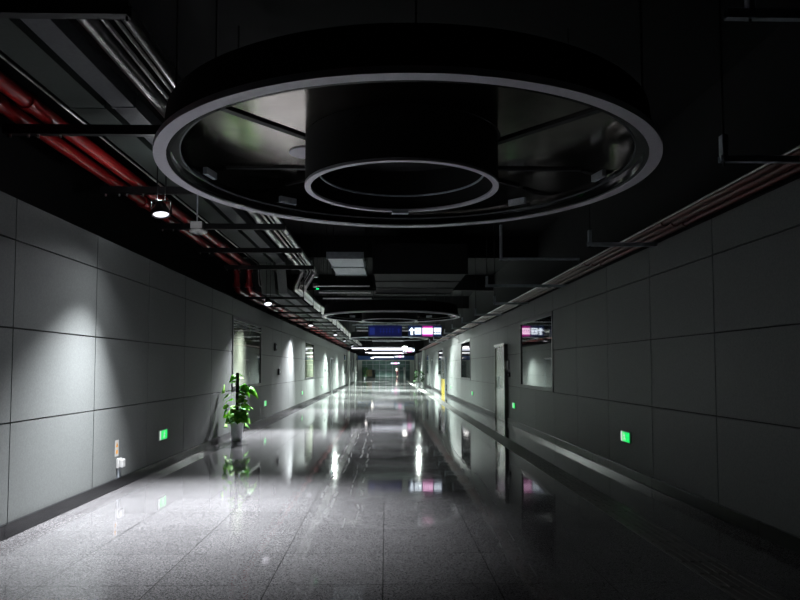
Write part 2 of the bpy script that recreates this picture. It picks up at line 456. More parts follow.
# ------------------------------------------------------------------ lamps on the left
def lamp(loc, label, power, aim, size=115, group='flood lamps hung along the left', blend=1., lens='lens', r=.1, col=(.93, .95, 1.), top=None, uplight=.0008, wide=0):
    t = thing('flood_lamp', loc, label, 'lamp', group)
    d = (Vector(aim) - Vector(loc)).normalized(); q = d.to_track_quat('-Z', 'Y').to_matrix().to_4x4()
    h = bpy.data.objects.new('housing', None)
    hb = MB(); hb.lathe([(.001, .14), (r * .55, .14), (r * .75, .09), (r, .05), (r * 1.05, -.01), (r * .96, -.01), (r * .9, .02), (.001, .02)], 24)
    ho = hb.build('housing', M['blackmetal'], t, smooth=True); ho.matrix_local = q
    le = MB().lathe([(.001, .016), (r * .7, .014), (r * .88, .008), (r * .88, .002), (.001, .002)], 24).build('lens', M[lens], ho); le['label'] = 'glowing white lens'
    yk = MB(); yk.tube([(-r * 1.15, 0, 0), (-r * 1.15, 0, .16), (r * 1.15, 0, .16), (r * 1.15, 0, 0)], .010, 8); yk.build('yoke', M['blackmetal'], t)
    zt = (top or 5.4) - loc[2]
    for sx in (-.05, .05):
        MB().tube([(sx, 0, .15), (sx, 0, zt)], .007, 8).build('hanging_rod', M['blackmetal'], t)
    sl = bpy.data.lights.new('added_uplight', 'POINT'); sl.energy = power * uplight; sl.shadow_soft_size = .03; sl.color = col  # added point light above the housing, brightens the pipes overhead
    if uplight > .0009:
        so = bpy.data.objects.new('added_uplight', sl); COL.objects.link(so); so.parent = t; so.matrix_local = q @ Matrix.Translation((0, 0, .19))
    ld = bpy.data.lights.new('lamp_light', 'SPOT'); ld.energy = power; ld.spot_size = math.radians(size); ld.spot_blend = blend
    ld.shadow_soft_size = r * .5; ld.color = col
    lo = bpy.data.objects.new('lamp_light', ld); COL.objects.link(lo); lo.parent = t
    lo.matrix_local = q @ Matrix.Translation((0, 0, -.03))
    if wide:   # added weak wide spot, fills in the wall and floor around the beam
        lw = bpy.data.lights.new('lamp_added_fill', 'SPOT'); lw.energy = power * wide; lw.spot_size = math.radians(140); lw.spot_blend = 1
        lw.shadow_soft_size = r * .5; lw.color = col
        wo = bpy.data.objects.new('lamp_added_fill', lw); COL.objects.link(wo); wo.parent = t; wo.matrix_local = q @ Matrix.Translation((0, 0, -.03))
    return t
BAR1, BAR2 = 3.88, 3.276
lamp((-2.63, 7.8, 3.293), 'nearest black flood lamp glowing below the red pipes, near the big ring', NEAR_W, (-2.15, 7.15, 0), 86, wide=.03, top=4.08, uplight=.0016)
lamp((-2.86, 16.25, 3.05), 'second flood lamp from the front, glowing beside the wall top beyond the plant', MID_W, (-2.35, 14.7, 0), 86, top=4.07)
lamp((-2.72, 24.236, 3.03), 'third flood lamp from the front, above the left wall', MID_W * .8, (-2.6, 23.0, 0), 100, top=BAR2, lens='lens_far')
lamp((-2.35, 31.148, 3.03), 'fourth flood lamp from the front, above the left wall', FAR_W * .7, (-2.1, 29.6, 0), 120, top=BAR2, col=(.86, .97, .92), lens='lens_far')
lamp((-2.35, 38.06, 3.03), 'fifth flood lamp from the front, above the left wall', FAR_W, (-1.8, 37.3, 0), 132, col=(.86, .99, .92), top=BAR2, lens='lens_far')
lamp((-2.35, 46.84, 3.03), 'sixth flood lamp from the front, above the left wall', FAR_W, (-1.5, 46, 0), 132, col=(.86, .99, .92), top=BAR2, lens='lens_far')
lamp((1.28, 45.8, 2.93), 'blazing round flood lamp near the middle of the far ceiling', 8820, (1.3, 44.8, 0), 125, col=(.88, .99, .93), group='far flood lamps', lens='orb', r=.2)
lamp((-1.6, 54.5, 3.02), 'bright flood lamp at the left end of the far light bar', 8063, (-1.2, 53.5, 0), 125, col=(.88, .99, .93), group='far flood lamps', lens='orb', r=.13)
lamp((-1.5, 74.0, 2.62), 'furthest flood lamp, low under the ceiling before the blue fascia', 8820, (-1.2, 73, 0), 130, col=(.88, .99, .93), group='far flood lamps', lens='orb', r=.18)
lamp((1.7, 35.0, 3.3), 'flood lamp high above the right wall by the yellow door', 2900, (2.0, 33.5, 0), 135, col=(.88, .98, .93), group='far flood lamps', lens='lens_far')
lamp((2.2, 64.0, 3.1), 'flood lamp above the far right wall', 7056, (1.5, 63, 0), 120, col=(.88, .99, .93), group='far flood lamps', lens='lens_far')

# linear luminaires across the corridor, some of them added as fill
def strip(x0, x1, y, z, label, w=.09, h=.06, m='tube', power=0, top=5.4):
    t = thing('strip_light', ((x0 + x1) / 2, y, z), label, 'light', 'cross strip lights'); L2 = (x1 - x0) / 2
    MB().box(-L2, L2, -w / 2, w / 2, .0, .05).build('housing', M['blackmetal'], t, bevel=.005)
    MB().box(-L2 + .02, L2 - .02, -w / 2 + .008, w / 2 - .008, -h, -.0).build('diffuser', M[m], t)
    for sx in (-L2 + .5, L2 - .5): MB().tube([(sx, 0, .05), (sx, 0, top - z)], .006, 6).build('hanging_rod', M['blackmetal'], t)
    if power:
        ld = bpy.data.lights.new('strip_glow', 'SPOT'); ld.spot_size = math.radians(140); ld.spot_blend = 1; ld.shadow_soft_size = .06; ld.energy = power * 6.5; ld.color = (.84, 1., .92)
        lo = bpy.data.objects.new('strip_glow', ld); COL.objects.link(lo); lo.parent = t; lo.location = (0, 0, -h - .02)
    return t
strip(-2.5, 1.9, 48.3, 2.95, 'long white strip light hung across the corridor behind the blazing lamp', power=260)
strip(-1.9, 1.9, 61.0, 2.93, 'second cross strip light, further back', power=260)
strip(-1.4, .9, 76.0, 2.78, 'short cross strip light just before the blue fascia', h=.12, power=260)
strip(-1.8, 1.8, 68.0, 3.0, 'cross strip light between the second one and the blue fascia', h=.05, power=200)
strip(-1.5, 1.5, 34.5, 3.42, 'added dim fill strip above the corridor before the lamps', h=.02, power=700, m='tube_fill')  # added fill, brightens both walls; not a known fixture
for yy, pw, q in ((26.25, 200, 'added dim fill strip above the corridor just behind the nearest signs'), (43.6, 900, 'added dim fill strip just past the third ring canopy'),
                  (52.6, 900, 'added dim fill strip just before the fourth ring canopy')):
    strip(-1.0, 1.6, yy, 3.66, q, h=.02, power=pw, m='tube_fill')  # added fill strips to even out the far walls, not known fixtures
strip(-1.5, 1.5, 96.0, 2.95, 'added fill strip in the far hall', h=.05, power=800, top=3.3)  # this and the hall strips below are added to brighten the hall
strip(-2.5, 2.5, 118.0, 2.95, 'added fill strip near the end of the far hall', h=.05, power=1200, top=3.3)
strip(-2.5, 2.5, 129.0, 2.95, 'added fill strip washing the green end wall of the far hall', h=.03, power=1600, top=3.3)  # added to bring light onto the end wall
strip(-1.5, 1.5, 87.0, 3.1, 'added fill strip just inside the far hall', h=.03, power=700, top=3.3)  # added to light the plant at the hall mouth

# ------------------------------------------------------------------ ring chandeliers
def ring_light(first=True):
    R = 2.31; t = thing('ring_canopy', (.2, 6.4, 3.34), 'huge ring canopy with a smaller inner ring, closest of the row overhead', 'ceiling ring', 'round ceiling canopies')
    N = 128
    MB().lathe([(R, 0), (R, .05), (R - .105, .05), (R - .105, 0)], N, True).build('outer_ring', M['ringwhite'], t, smooth=True)['label'] = 'pale grey flat rim'
    MB().lathe([(R - .06, .05), (R - .10, .375), (R - .125, .375), (R - .085, .05)], N, True).build('outer_skirt', M['black'], t, smooth=True)
    # stepped glossy lining inside the rim
    MB().lathe([(R - .108, .006), (R - .145, .006), (R - .145, .06), (R - .215, .07), (R - .215, .12), (R - .16, .17), (R - .16, .36), (R - .135, .36)], N, True).build('inner_lining', M['glossblack'], t, smooth=True)
    MB().lathe([(R - .215, .066), (R - .225, .066), (R - .225, .08), (R - .215, .08)], N, True).build('lining_bead', M['duct'], t, smooth=True)
    # plate
    pl = MB().lathe([(.90, .36), (R - .14, .36), (R - .14, .38), (.90, .38)], N, True).build('top_plate', M['plate'], t, smooth=True); pl['label'] = 'dark mirror-like plate'
    def bar(x0, y0, x1, y1, w=.035):
        d = Vector((x1 - x0, y1 - y0, 0)); n_ = Vector((-d.y, d.x, 0)).normalized() * w
        MB().poly([(x0 + n_.x, y0 + n_.y, .34), (x1 + n_.x, y1 + n_.y, .34), (x1 - n_.x, y1 - n_.y, .34), (x0 - n_.x, y0 - n_.y, .34)], (0, 0, .019)).build('plate_joint', M['blackmetal'], t)
    for s in (-1, 1):
        bar(s * 1.78, -1.05, s * .86, .02); bar(s * 1.95, .87, s * .5, .87, .028); bar(s * 1.4, 1.55, s * .6, .95, .02)
    MB().lathe([(.001, .348), (.19, .348), (.19, .359), (.001, .359)], 32, c=(-1.0, .36, 0)).build('access_cover', M['ringwhite'], t)
    # inner drum and inner ring
    r = .93
    MB().lathe([(r, -.12), (r, -.095), (r - .056, -.095), (r - .056, -.12)], 96, True, c=(-.05, 0, 0)).build('inner_ring', M['ringwhite'], t, smooth=True)['label'] = 'pale grey small rim'
    MB().lathe([(r - .004, -.095), (r - .004, .358), (r - .03, .358), (r - .03, -.095)], 96, True, c=(-.05, 0, 0)).build('drum', M['black'], t, smooth=True)
    MB().lathe([(r - .03, .33), (.001, .33), (.001, .358), (r - .03, .358)], 96, c=(-.05, 0, 0)).build('drum_cap', M['black'], t, smooth=True)
    MB().lathe([(.80, .02), (.80, .035), (.785, .035), (.785, .02)], 96, True, c=(-.05, 0, 0)).build('inner_hoop', M['channel'], t, smooth=True)
    for a in (12, 48, 132, 168, 228, 270, 312):
        T = Matrix.Rotation(math.radians(a), 4, 'Z')
        b = MB().box(2.03, 2.075, -.11, .11, .12, .19, T).build('bracket', M['channel'], t)
    T = Matrix.Rotation(math.radians(93), 4, 'Z'); MB().box(.86, .92, -.09, .09, -.145, -.121, T).build('bracket', M['channel'], t)
    for k in range(6):
        a = PI / 3 * k + .52
        MB().tube([(2.18 * math.cos(a), 2.18 * math.sin(a), .35), (2.18 * math.cos(a), 2.18 * math.sin(a), 2.20)], .008, 6).build('hanging_rod', M['blackmetal'], t)
    return t
r0 = ring_light()
for k, (y, x, l) in enumerate(((22.4, .17, 'second ring canopy from the front, thin ellipse just above the hanging signs'),
                               (39.2, .17, 'third ring canopy from the front, behind the hanging signs'),
                               (57.3, .17, 'fourth ring canopy from the front, above the far strip lights'))):
    c = copy_tree(r0); c.location = (x, y, 3.19); c['label'] = l

# ------------------------------------------------------------------ services on the left
YS = -1.0
def pipe(name, x, H1, H2, yd, r, m, label, cat, group, y1=62, n=14, coup=None, dx=0):
    z1, z2 = CAMZ + H1, CAMZ + H2
    pts = rounded([(x, YS, z1), (x, yd, z1), (x + dx, yd + .12, z2), (x + dx, y1, z2)], .16)
    o = MB().tube(pts, r, n).build(name, M[m], None, smooth=True); tag(o, label, cat, group)
    if coup:
        y = coup
        while y < 40:
            zz = z1 if y < yd else z2; xx = x if y < yd else x + dx
            if abs(y - yd) > .4:
                MB().tube([(xx, y - .06, zz), (xx, y + .06, zz)], r * 1.25, n).build('coupling', M[m], o, smooth=True)
            y += 3.84
        for zz in (z1 - .1, z2 + .12): MB().tube([(x, yd + .06, zz - .05), (x, yd + .06, zz + .05)], r * 1.3, n).build('coupling', M[m], o, smooth=True)
    return o
K = 1.2
pipe('sprinkler_pipe', -2.83 * K, 2.10 * K, 1.60 * K, 16.5, .075, 'red', 'red pipe on the left, the inner and upper looking of the pair', 'pipe', 'red pipes', coup=6.3)
pipe('sprinkler_pipe', -3.08 * K, 2.10 * K, 1.60 * K, 16.5, .070, 'red', 'red pipe on the left, the one nearer the wall', 'pipe', 'red pipes', coup=6.3)
pipe('conduit', -2.645 * K, 2.14 * K, 1.72 * K, 16.6, .013, 'silver', 'thin silver conduit running beside the red pipes', 'conduit', 'silver conduits')
pipe('silver_pipe', -1.83 * K, 2.13 * K, 2.10, 17.6, .060, 'silver', 'thick silver pipe, left one of the bright bundle', 'pipe', 'silver pipes', coup=7.7, dx=-.229)
pipe('silver_pipe', -1.72 * K, 2.12 * K, 2.10, 17.7, .020, 'silver', 'thin silver pipe in the middle of the bright bundle', 'pipe', 'silver pipes', dx=-.271)
pipe('silver_pipe', -1.66 * K, 2.14 * K, 2.10, 17.8, .016, 'silver', 'thinnest silver pipe of the bright bundle', 'pipe', 'silver pipes', dx=-.306)
pipe('silver_pipe', -1.58 * K, 2.15 * K, 2.10, 17.9, .056, 'silver', 'thick silver pipe, right one of the bright bundle', 'pipe', 'silver pipes', coup=8.9, dx=-.329)
def duct(name, x0, x1, H1, H2, h, yd, m, label, group, y1=60):
    a, b = CAMZ + H1, CAMZ + H2
    pr = []
    for z, y in ((a, YS), (a, yd), (b, yd + .5), (b, y1)): pr.append((y, z))
    mm = MB(); pts = [(x0, y, z) for y, z in pr] + [(x0, y, z + h) for y, z in reversed(pr)]
    mm.poly(pts, (x1 - x0, 0, 0))
    o = mm.build(name, M[m]); tag(o, label, 'cable tray', group)
    # flange seams
    y = .8
    k = 0
    while y < 36:
        if abs(y - yd) > .9:
            z = a if y < yd else b
            MB().box(x0 - .01, x1 + .01, y, y + .03, z - .008, z + h + .01).build('flange', M[m], o)
        y += 2.88
    return o
duct('cable_tray', -3.12, -2.78, 2.14 * K, 1.86, .14, 16.35, 'ductdark', 'wide dark green cable tray next to the red pipes', 'cable trays')
duct('cable_tray', -2.71, -2.49, 2.15 * K, 1.88, .14, 16.4, 'duct', 'narrower dark grey cable tray between the wide tray and the silver pipes', 'cable trays')

# trapeze hangers left
def hanger(x0, x1, y, z, m, label, group, h=.06, rods=True, single=None, top=5.4, bolts=(), post=.2):
    t = thing('trapeze_hanger', (x0, y, z), label, 'pipe hanger', group)
    b = MB(); L = x1 - x0; w = .04 if h > .08 else .025
    b.box(0, L, -w, w, 0, .006); b.box(0, L, -w, -w + .005, 0, h); b.box(0, L, w - .005, w, 0, h)
    b.build('channel_bar', M[m], t)
    for sx in ([.04, L - .015] if not single else single):
        MB().tube([(sx, 0, -.03), (sx, 0, top - z)], .008, 8).build('threaded_rod', M['blackmetal'], t)
        if m == 'channel': MB().box(sx - .02, sx + .02, -.03, .03, .0, post).build('end_post', M[m], t, bevel=.003)
    for bx_ in bolts:
        MB().tube([(bx_ - x0, 0, -.03), (bx_ - x0, 0, .0)], .012, 6).build('bolt', M['silver'], t)
    return t
for k in range(16):
    y = 4.4 + 2.304 * k - (.9 if k > 5 else 0)
    low = k > 5
    hanger(-3.84, -2.12 if low else -1.72, y, BAR2 if low else BAR1 - .035, 'blackmetal', ORD[k] + ' black hanger bar carrying the left pipes', 'black hangers under the left pipes', h=.06 if low else .095,
           bolts=(-3.78, -3.60, -3.50, -3.28) if k < 6 else ())
for k in range(5):
    y = 43.0 + 3.84 * k
    hanger(-3.84, -2.12, y, BAR2, 'blackmetal', 'black hanger bar beyond the signs, ' + ORD[k] + ' of the far ones', 'far black hangers under the left pipes')

# white detector below the red pipes
t = thing('smoke_detector', (-2.53, 9.008, 3.34), 'small white round detector hanging below the red pipes past the first lamp', 'detector')
MB().lathe([(.001, -.03), (.09, -.028), (.12, -.01), (.12, .01), (.05, .03), (.001, .03)], 24).build('head', M['white'], t, smooth=True)
MB().box(-.1, .06, -.05, .05, .03, .13).build('base_box', M['white'], t, bevel=.01)
MB().tube([(-.02, 0, .13), (-.02, 0, .54)], .01, 8).build('stem', M['channel'], t)

# services on the right
def rpipe(x, H, r, m, label, name='conduit', y0=2.0):
    o = MB().tube([(x, y0, CAMZ + H), (x, 62, CAMZ + H)], r, 12).build(name, M[m], None, smooth=True)
    tag(o, label, 'pipe', 'right wall pipes')
    y = 4.5
    while y < 40:
        MB().tube([(x, y - .04, CAMZ + H), (x, y + .04, CAMZ + H)], r * 1.3, 12).build('coupling', M[m], o, smooth=True); y += 2.9
    return o
rpipe(3.02, 1.615, .011, 'silver', 'thin silver conduit along the top of the right wall')
rpipe(3.12, 1.635, .042, 'redbrown', 'maroon pipe above the right wall, next to the silver conduit', 'sprinkler_pipe')
rpipe(3.235, 1.635, .042, 'redbrown', 'maroon pipe above the right wall, middle one of three', 'sprinkler_pipe')
rpipe(3.36, 1.625, .035, 'redbrown', 'maroon pipe above the right wall, closest to the wall face', 'sprinkler_pipe')
zs = [(4.8, 2.45, 1.57), (8.2, 2.5, 1.57), (12.4, 1.85, 1.57)] + [(15.8 + 3.4 * k, 2.55, 1.57) for k in range(8)]
for k, (y, xl, H) in enumerate(zs):
    hanger(xl, 3.42, y, CAMZ + H - .06, 'channel', ORD[k] + ' grey channel bracket reaching over the right wall', 'grey brackets over the right wall', h=.045, single=[.03])
hanger(2.18, 3.9, 4.15, CAMZ + 2.24, 'channel', 'grey channel bracket highest up at the top right corner', 'grey brackets over the right wall', h=.06, single=[.16], post=.4)
hanger(1.93, 3.3, 11.3, CAMZ + 1.84, 'channel', 'grey channel bracket with a long rod, right of the ring canopy', 'high grey brackets', h=.035, single=[.03], post=.6)

# overhead ducts and cross conduits between the first and second ring
def simple_duct(x0, x1, y0, y1, z0, z1, m, label, n=3):
    t = thing('air_duct', ((x0 + x1) / 2, (y0 + y1) / 2, z0), label, 'duct', 'air ducts overhead'); hx, hy = (x1 - x0) / 2, (y1 - y0) / 2
    MB().box(-hx, hx, -hy, hy, 0, z1 - z0).build('duct_body', M[m], t, bevel=.01)
    for k in range(n + 1):
        y = -hy + 2 * hy * k / n
        MB().box(-hx - .025, hx + .025, y - .015, y + .015, -.02, z1 - z0 + .02).build('flange', M[m], t)
    for sx in (-1, 1):
        for yy in (-hy * .7, hy * .7): MB().tube([(sx * (hx + .05), yy, 0), (sx * (hx + .05), yy, 5.4 - z0)], .008, 6).build('hanging_rod', M['blackmetal'], t)
    return t
simple_duct(-.28, 1.9, 15.6, 19.9, 3.72, 4.4, 'black', 'broad black air duct hanging beyond the big ring')
simple_duct(-1.25, -.5, 14.2, 16.8, 3.84, 3.95, 'channel', 'bare metal duct piece left of the broad black duct', 2)
simple_duct(-1.25, 1.6, 27.0, 33.5, 3.75, 4.3, 'ductdark', 'dark air duct between the second and third ring')
for k, (y, z, l) in enumerate(((17.6, 3.66, 'nearest pale cross conduit left of the black duct'), (18.6, 3.60, 'middle pale cross conduit left of the black duct'),
                            (19.8, 3.56, 'furthest pale cross conduit left of the black duct'))):
    t = thing('cross_conduit', (-1.15, y, z), l, 'conduit', 'cross conduits')
    MB().tube([(-.72, 0, 0), (.72, 0, 0)], .022, 10).build('tube', M['silver'], t, smooth=True)
    for sx in (-.6, .6): MB().tube([(sx, 0, 0), (sx, 0, 5.4 - z)], .006, 6).build('hanging_rod', M['blackmetal'], t)
# dark structural beams
for k in range(5):
    y = 3.0 + 8.3 * k
    struct(MB().box(-4.5, 4.5, y, y + .35, 4.75, 5.4).build('trim_%d' % (10 + k), M['black']), 'black concrete beam under the soffit', 'beam')
# cross members before the signs
for k in range(7):
    y = (25.4, 28.6, 32.0, 35.5, 43.5, 48.0, 51.5)[k]
    z = 3.62 - .04 * (k % 3)
    t = thing('cross_bar', (0, y, z), 'pale steel bar across the ceiling, ' + ORD[k] + ' of those past the black duct', 'bar', 'steel bars across the ceiling')
    MB().box(-1.6, 2.6, -.02, .02, 0, .04).build('bar', M['channel'], t)
    for sx in (-1.5, 2.5): MB().tube([(sx, 0, 0), (sx, 0, 5.4 - z)], .007, 6).build('hanging_rod', M['blackmetal'], t)
led = thing('indicator_light', (-1.585, 15.5, 3.33), 'tiny green indicator by the silver pipe bends', 'indicator')
MB().box(-.04, .04, -.02, .02, -.02, .02).build('housing', M['blackmetal'], led); MB().tube([(0, 0, .02), (0, 0, 2.07)], .006, 6).build('hanging_rod', M['blackmetal'], led); MB().box(-.03, .03, -.024, -.021, -.012, .012).build('lens', M['led'], led)

# ------------------------------------------------------------------ hanging signs
def arrow(m, cx, cz, s, y):
    P = [(0, .5), (.42, .05), (.15, .05), (.15, -.5), (-.15, -.5), (-.15, .05), (-.42, .05)]
    m.poly([(cx + a * s, y, cz + b * s) for a, b in P], (0, .004, 0))
def sign(x0, x1, y, z0, z1, lit, label, detail=True):
    t = thing('hanging_sign', ((x0 + x1) / 2, y, z0), label, 'sign', 'hanging direction signs'); hx = (x1 - x0) / 2; h = z1 - z0
    MB().box(-hx, hx, -.06, .06, 0, h).build('sign_box', M['frame'], t, bevel=.006)
    MB().box(-hx + .015, hx - .015, -.064, -.0605, .02, h - .02).build('face', M['signnavy' if lit else 'signblue'], t)
    for sx in (-hx * .7, hx * .7): MB().tube([(sx, 0, h), (sx, 0, 5.4 - z0 if y < YE else 3.3 - z0)], .012, 8).build('hanging_rod', M['blackmetal'], t)
    w = 2 * hx
    yy = -.069
    if lit:
        a = MB(); arrow(a, -hx + .11 * w, h * .5, h * .66, yy); a.build('arrow', M['signwhite'], t)
        # white pictogram tile
        p = MB(); p.box(-hx + .2 * w, -hx + .385 * w, yy, yy + .004, h * .22, h * .78); p.build('pictogram', M['signwhite'], t)
        d = MB(); x = -hx + .2 * w
        d.box(x + .03 * w, x + .155 * w, yy - .003, yy - .001, h * .62, h * .67); d.box(x + .03 * w, x + .155 * w, yy - .003, yy - .001, h * .33, h * .38); d.box(x + .085 * w, x + .1 * w, yy - .003, yy - .001, h * .33, h * .67)
        d.build('pictogram_strokes', M['signnavy'], t)
        k = MB(); k.box(-hx + .42 * w, -hx + .73 * w, yy, yy + .003, .02, h - .02); k.build('magenta_panel', M['signpink'], t)
        k = MB(); k.box(-hx + .425 * w, -hx + .725 * w, yy - .004, yy - .001, h * .22, h * .78); k.build('line_name_tile', M['signpinkwhite'], t)
        d = MB()
        for q in range(4):
            x = -hx + (.45 + .065 * q) * w; d.box(x, x + .035 * w, yy - .007, yy - .005, h * .50, h * .54); d.box(x + .012 * w, x + .02 * w, yy - .007, yy - .005, h * .36, h * .66)
        d.build('lettering', M['signpink'], t)
        k = MB(); k.box(-hx + .76 * w, -hx + .97 * w, yy, yy + .003, h * .42, h * .78)
        for q in range(6): k.box(-hx + (.76 + .036 * q) * w, -hx + (.782 + .036 * q) * w, yy, yy + .003, h * .22, h * (.34 + .03 * (q % 2)))
        k.build('text_tile', M['signwhite'], t)
        d = MB()
        for q in range(3):
            x = -hx + (.785 + .06 * q) * w; d.box(x, x + .035 * w, yy - .004, yy - .002, h * .58, h * .62)
        d.build('tile_strokes', M['signnavy'], t)
    else:
        MB().box(-hx + .05 * w, -hx + .2 * w, yy, yy + .004, h * .2, h * .8).build('faint_pictogram', M['signblue2'], t)
        for q in range(5):
            x = -hx + (.34 + .09 * q) * w; d = MB()
            d.box(x, x + .06 * w, yy, yy + .004, h * .66, h * .72); d.box(x + .02 * w, x + .035 * w, yy, yy + .004, h * .3, h * .66); d.box(x, x + .055 * w, yy - .001, yy + .003, h * .44, h * .49)
            d.build('faint_character', M['signblue2'], t)
        d = MB(); arrow(d, hx - .1 * w, h * .55, h * .4, yy); d.build('faint_arrow', M['signblue2'], t)
    return t
sign(-.67, .60, 25, 2.66, 3.09, False, 'unlit dark blue hanging sign to the left of the lit one')
sign(.82, 2.09, 25, 2.66, 3.09, True, 'lit hanging sign with white arrow and magenta panel, the closest lit one')
sign(1.2, 2.15, 50, 2.64, 3.0, True, 'second lit hanging sign, behind the blazing lamp')
sign(.9, 2.05, 75, 2.62, 2.92, True, 'small lit hanging sign with pink panel before the blue fascia')
sign(.7, 2.3, 112, 2.05, 2.5, True, 'furthest lit sign, inside the hall beneath the blue fascia')
# information bar
t = thing('information_display', (.1, 49.0, 2.76), 'wide glowing white display bar hung across the far corridor', 'display')
MB().box(-1.15, 1.15, -.05, .05, 0, .26).build('case', M['frame'], t, bevel=.006)
MB().box(-1.12, 1.12, -.055, -.051, .02, .24).build('screen', M['bluebar'], t)
d = MB()
for q in range(9): d.box(-.95 + .22 * q, -.83 + .22 * q, -.059, -.056, .15, .2)
d.build('screen_text', M['signnavy'], t)
for sx in (-1, 1): MB().tube([(sx, 0, .26), (sx, 0, 2.64)], .01, 8).build('hanging_rod', M['blackmetal'], t)

# ------------------------------------------------------------------ exit signs low on the walls
def exit_sign(side, y, z, label):
    t = thing('exit_sign', (side * WX, y, z), label, 'exit sign', 'green exit signs low on the walls'); s = -side   # s points into the room
    def bx(m, d0, d1, y0, y1, z0, z1):
        xs = sorted((s * d0, s * d1)); m.box(xs[0], xs[1], y0, y1, z0, z1); return m
    bx(MB(), 0, .02, -.18, .18, -.075, .075).build('case', M['white'], t, bevel=.003)
    bx(MB(), .0205, .023, -.10 if side < 0 else -.17, .17 if side < 0 else .10, -.066, .066).build('green_panel', M['exitgreen'], t)
    bx(MB(), .0205, .023, -.17 if side < 0 else .11, -.11 if side < 0 else .17, -.066, .066).build('white_panel', M['exitwhite'], t)
    f = MB()   # running figure: head, body, legs, arm
    c = .03
    def seg(a, b, w):
        a = Vector((0, *a)); b = Vector((0, *b)); n_ = (b - a).normalized(); q = Vector((0, -n_.z, n_.y)) * w
        xs = s * .0245
        f.poly([(xs, *(a + q).yz), (xs, *(b + q).yz), (xs, *(b - q).yz), (xs, *(a - q).yz)], (s * .002, 0, 0))
    seg((c, .03), (c - .015, -.01), .011); seg((c - .015, -.01), (c + .012, -.03), .007); seg((c + .012, -.03), (c + .005, -.055), .006)
    seg((c - .015, -.01), (c - .035, -.035), .007); seg((c - .035, -.035), (c - .055, -.035), .006); seg((c, .025), (c + .035, .01), .005); seg((c, .025), (c - .03, .012), .005)
    seg((c + .005, .038), (c + .005, .056), .009)
    f.build('running_figure', M['exitwhite'], t)
    return t
exit_sign(-1, 10.2, .5, 'green exit sign low on the left wall, between socket and plant')
exit_sign(-1, 18.7, .52, 'green exit sign low on the left wall, first one beyond the plant')
exit_sign(-1, 26.9, .51, 'green exit sign low on the left wall, under the second window')
exit_sign(-1, 35.2, .51, 'green exit sign low on the left wall, furthest one')
exit_sign(1, 9.35, .54, 'green exit sign low on the right wall, closest one in the dark')
exit_sign(1, 17.55, .52, 'green exit sign low on the right wall, just before the steel door')
exit_sign(1, 26.0, .52, 'green exit sign low on the right wall, beyond the steel door')
exit_sign(1, 34.6, .52, 'green exit sign low on the right wall, near the yellow door')

# wall fittings
t = thing('wall_socket', (-WX, 8.55, .31), 'white wall socket low on the left wall below the warning sticker', 'socket')
MB().box(0, .03, -.06, .06, -.06, .06).build('plate', M['white'], t, bevel=.006)
MB().box(.03, .075, -.045, .055, -.055, .05).build('cover_flap', M['white'], t, bevel=.012)
MB().box(.0, .022, -.035, .035, -.18, -.06).build('conduit', M['channel'], t, bevel=.004)
t = thing('warning_sticker', (-WX, 8.5, .50), 'small white sticker with orange triangle above the socket', 'sticker')
MB().box(0, .003, -.055, .055, -.10, .10).build('sheet', M['white'], t)
MB().poly([(.0035, -.035, .015), (.0035, .035, .015), (.0035, 0, .075)], (.001, 0, 0)).build('triangle', M['orange'], t)
MB().poly([(.0035, .028 * math.cos(a), -.045 + .028 * math.sin(a)) for a in [2 * PI * k / 20 for k in range(20)]], (.001, 0, 0)).build('round_mark', M['orange'], t)
MB().box(.0047, .0055, -.004, .004, .03, .058).build('exclamation_mark', M['darkprint'], t)
def small_box(y, z, side, label, w=.06, h=.06, m='rubber', cat='wall box'):
    t = thing('alarm_button' if m == 'rubber' else 'switch_box', (side * WX, y, z), label, cat)
    xs = sorted((0, -side * .05)); MB().box(xs[0], xs[1], -w, w, -h, h).build('case', M[m], t, bevel=.008)
    xs = sorted((-side * .05, -side * .06)); MB().box(xs[0], xs[1], -w * .5, w * .5, -h * .4, h * .4).build('button', M['channel'], t, bevel=.003)
small_box(20.3, 2.13, -1, 'upper small black box on the left wall past the first window', .13, .11)
small_box(21.0, 1.38, -1, 'lower small black box on the left wall past the first window', .10, .10)
small_box(37.0, 1.38, -1, 'small black box far along the left wall past the second window', .1, .08)
small_box(18.25, 1.58, 1, 'pale switch box beside the steel door frame, upper one', .06, .12, 'white')
small_box(18.1, 1.32, 1, 'black switch box beside the steel door, lower one', .05, .06)
small_box(37.1, .42, 1, 'small black box low beside the yellow door', .1, .16)

# ------------------------------------------------------------------ plants
def leaf_mesh(m, base, direction, size, droop, rnd):
    """heart shaped leaf, slightly folded and drooping"""
    d = Vector(direction).normalized(); up = Vector((0, 0, 1))
    s = d.cross(up)
    if s.length < .1: s = Vector((1, 0, 0))
    s.normalize(); n_ = s.cross(d).normalized()
    prof = [(-.08, .0), (-.14, .22), (0, .40), (.22, .47), (.48, .40), (.74, .22), (1.0, .0)]
    b = len(m.v); base = Vector(base)
    roll = rnd.uniform(-.9, .9); s2 = (s * math.cos(roll) + n_ * math.sin(roll))
    for i, (t, w) in enumerate(prof):
        c = base + d * (max(t, 0) if i == 0 else t) * size - up * droop * size * max(t, 0) ** 2
        fold = n_ * (w * .25 * size)
        m.v += [tuple(c - s2 * w * size * 1.12 + fold), tuple(c), tuple(c + s2 * w * size * 1.12 + fold)]
    for i in range(len(prof) - 1):
        for k in range(2): m.f.append((b + i * 3 + k, b + i * 3 + k + 1, b + i * 3 + k + 4, b + i * 3 + k + 3))
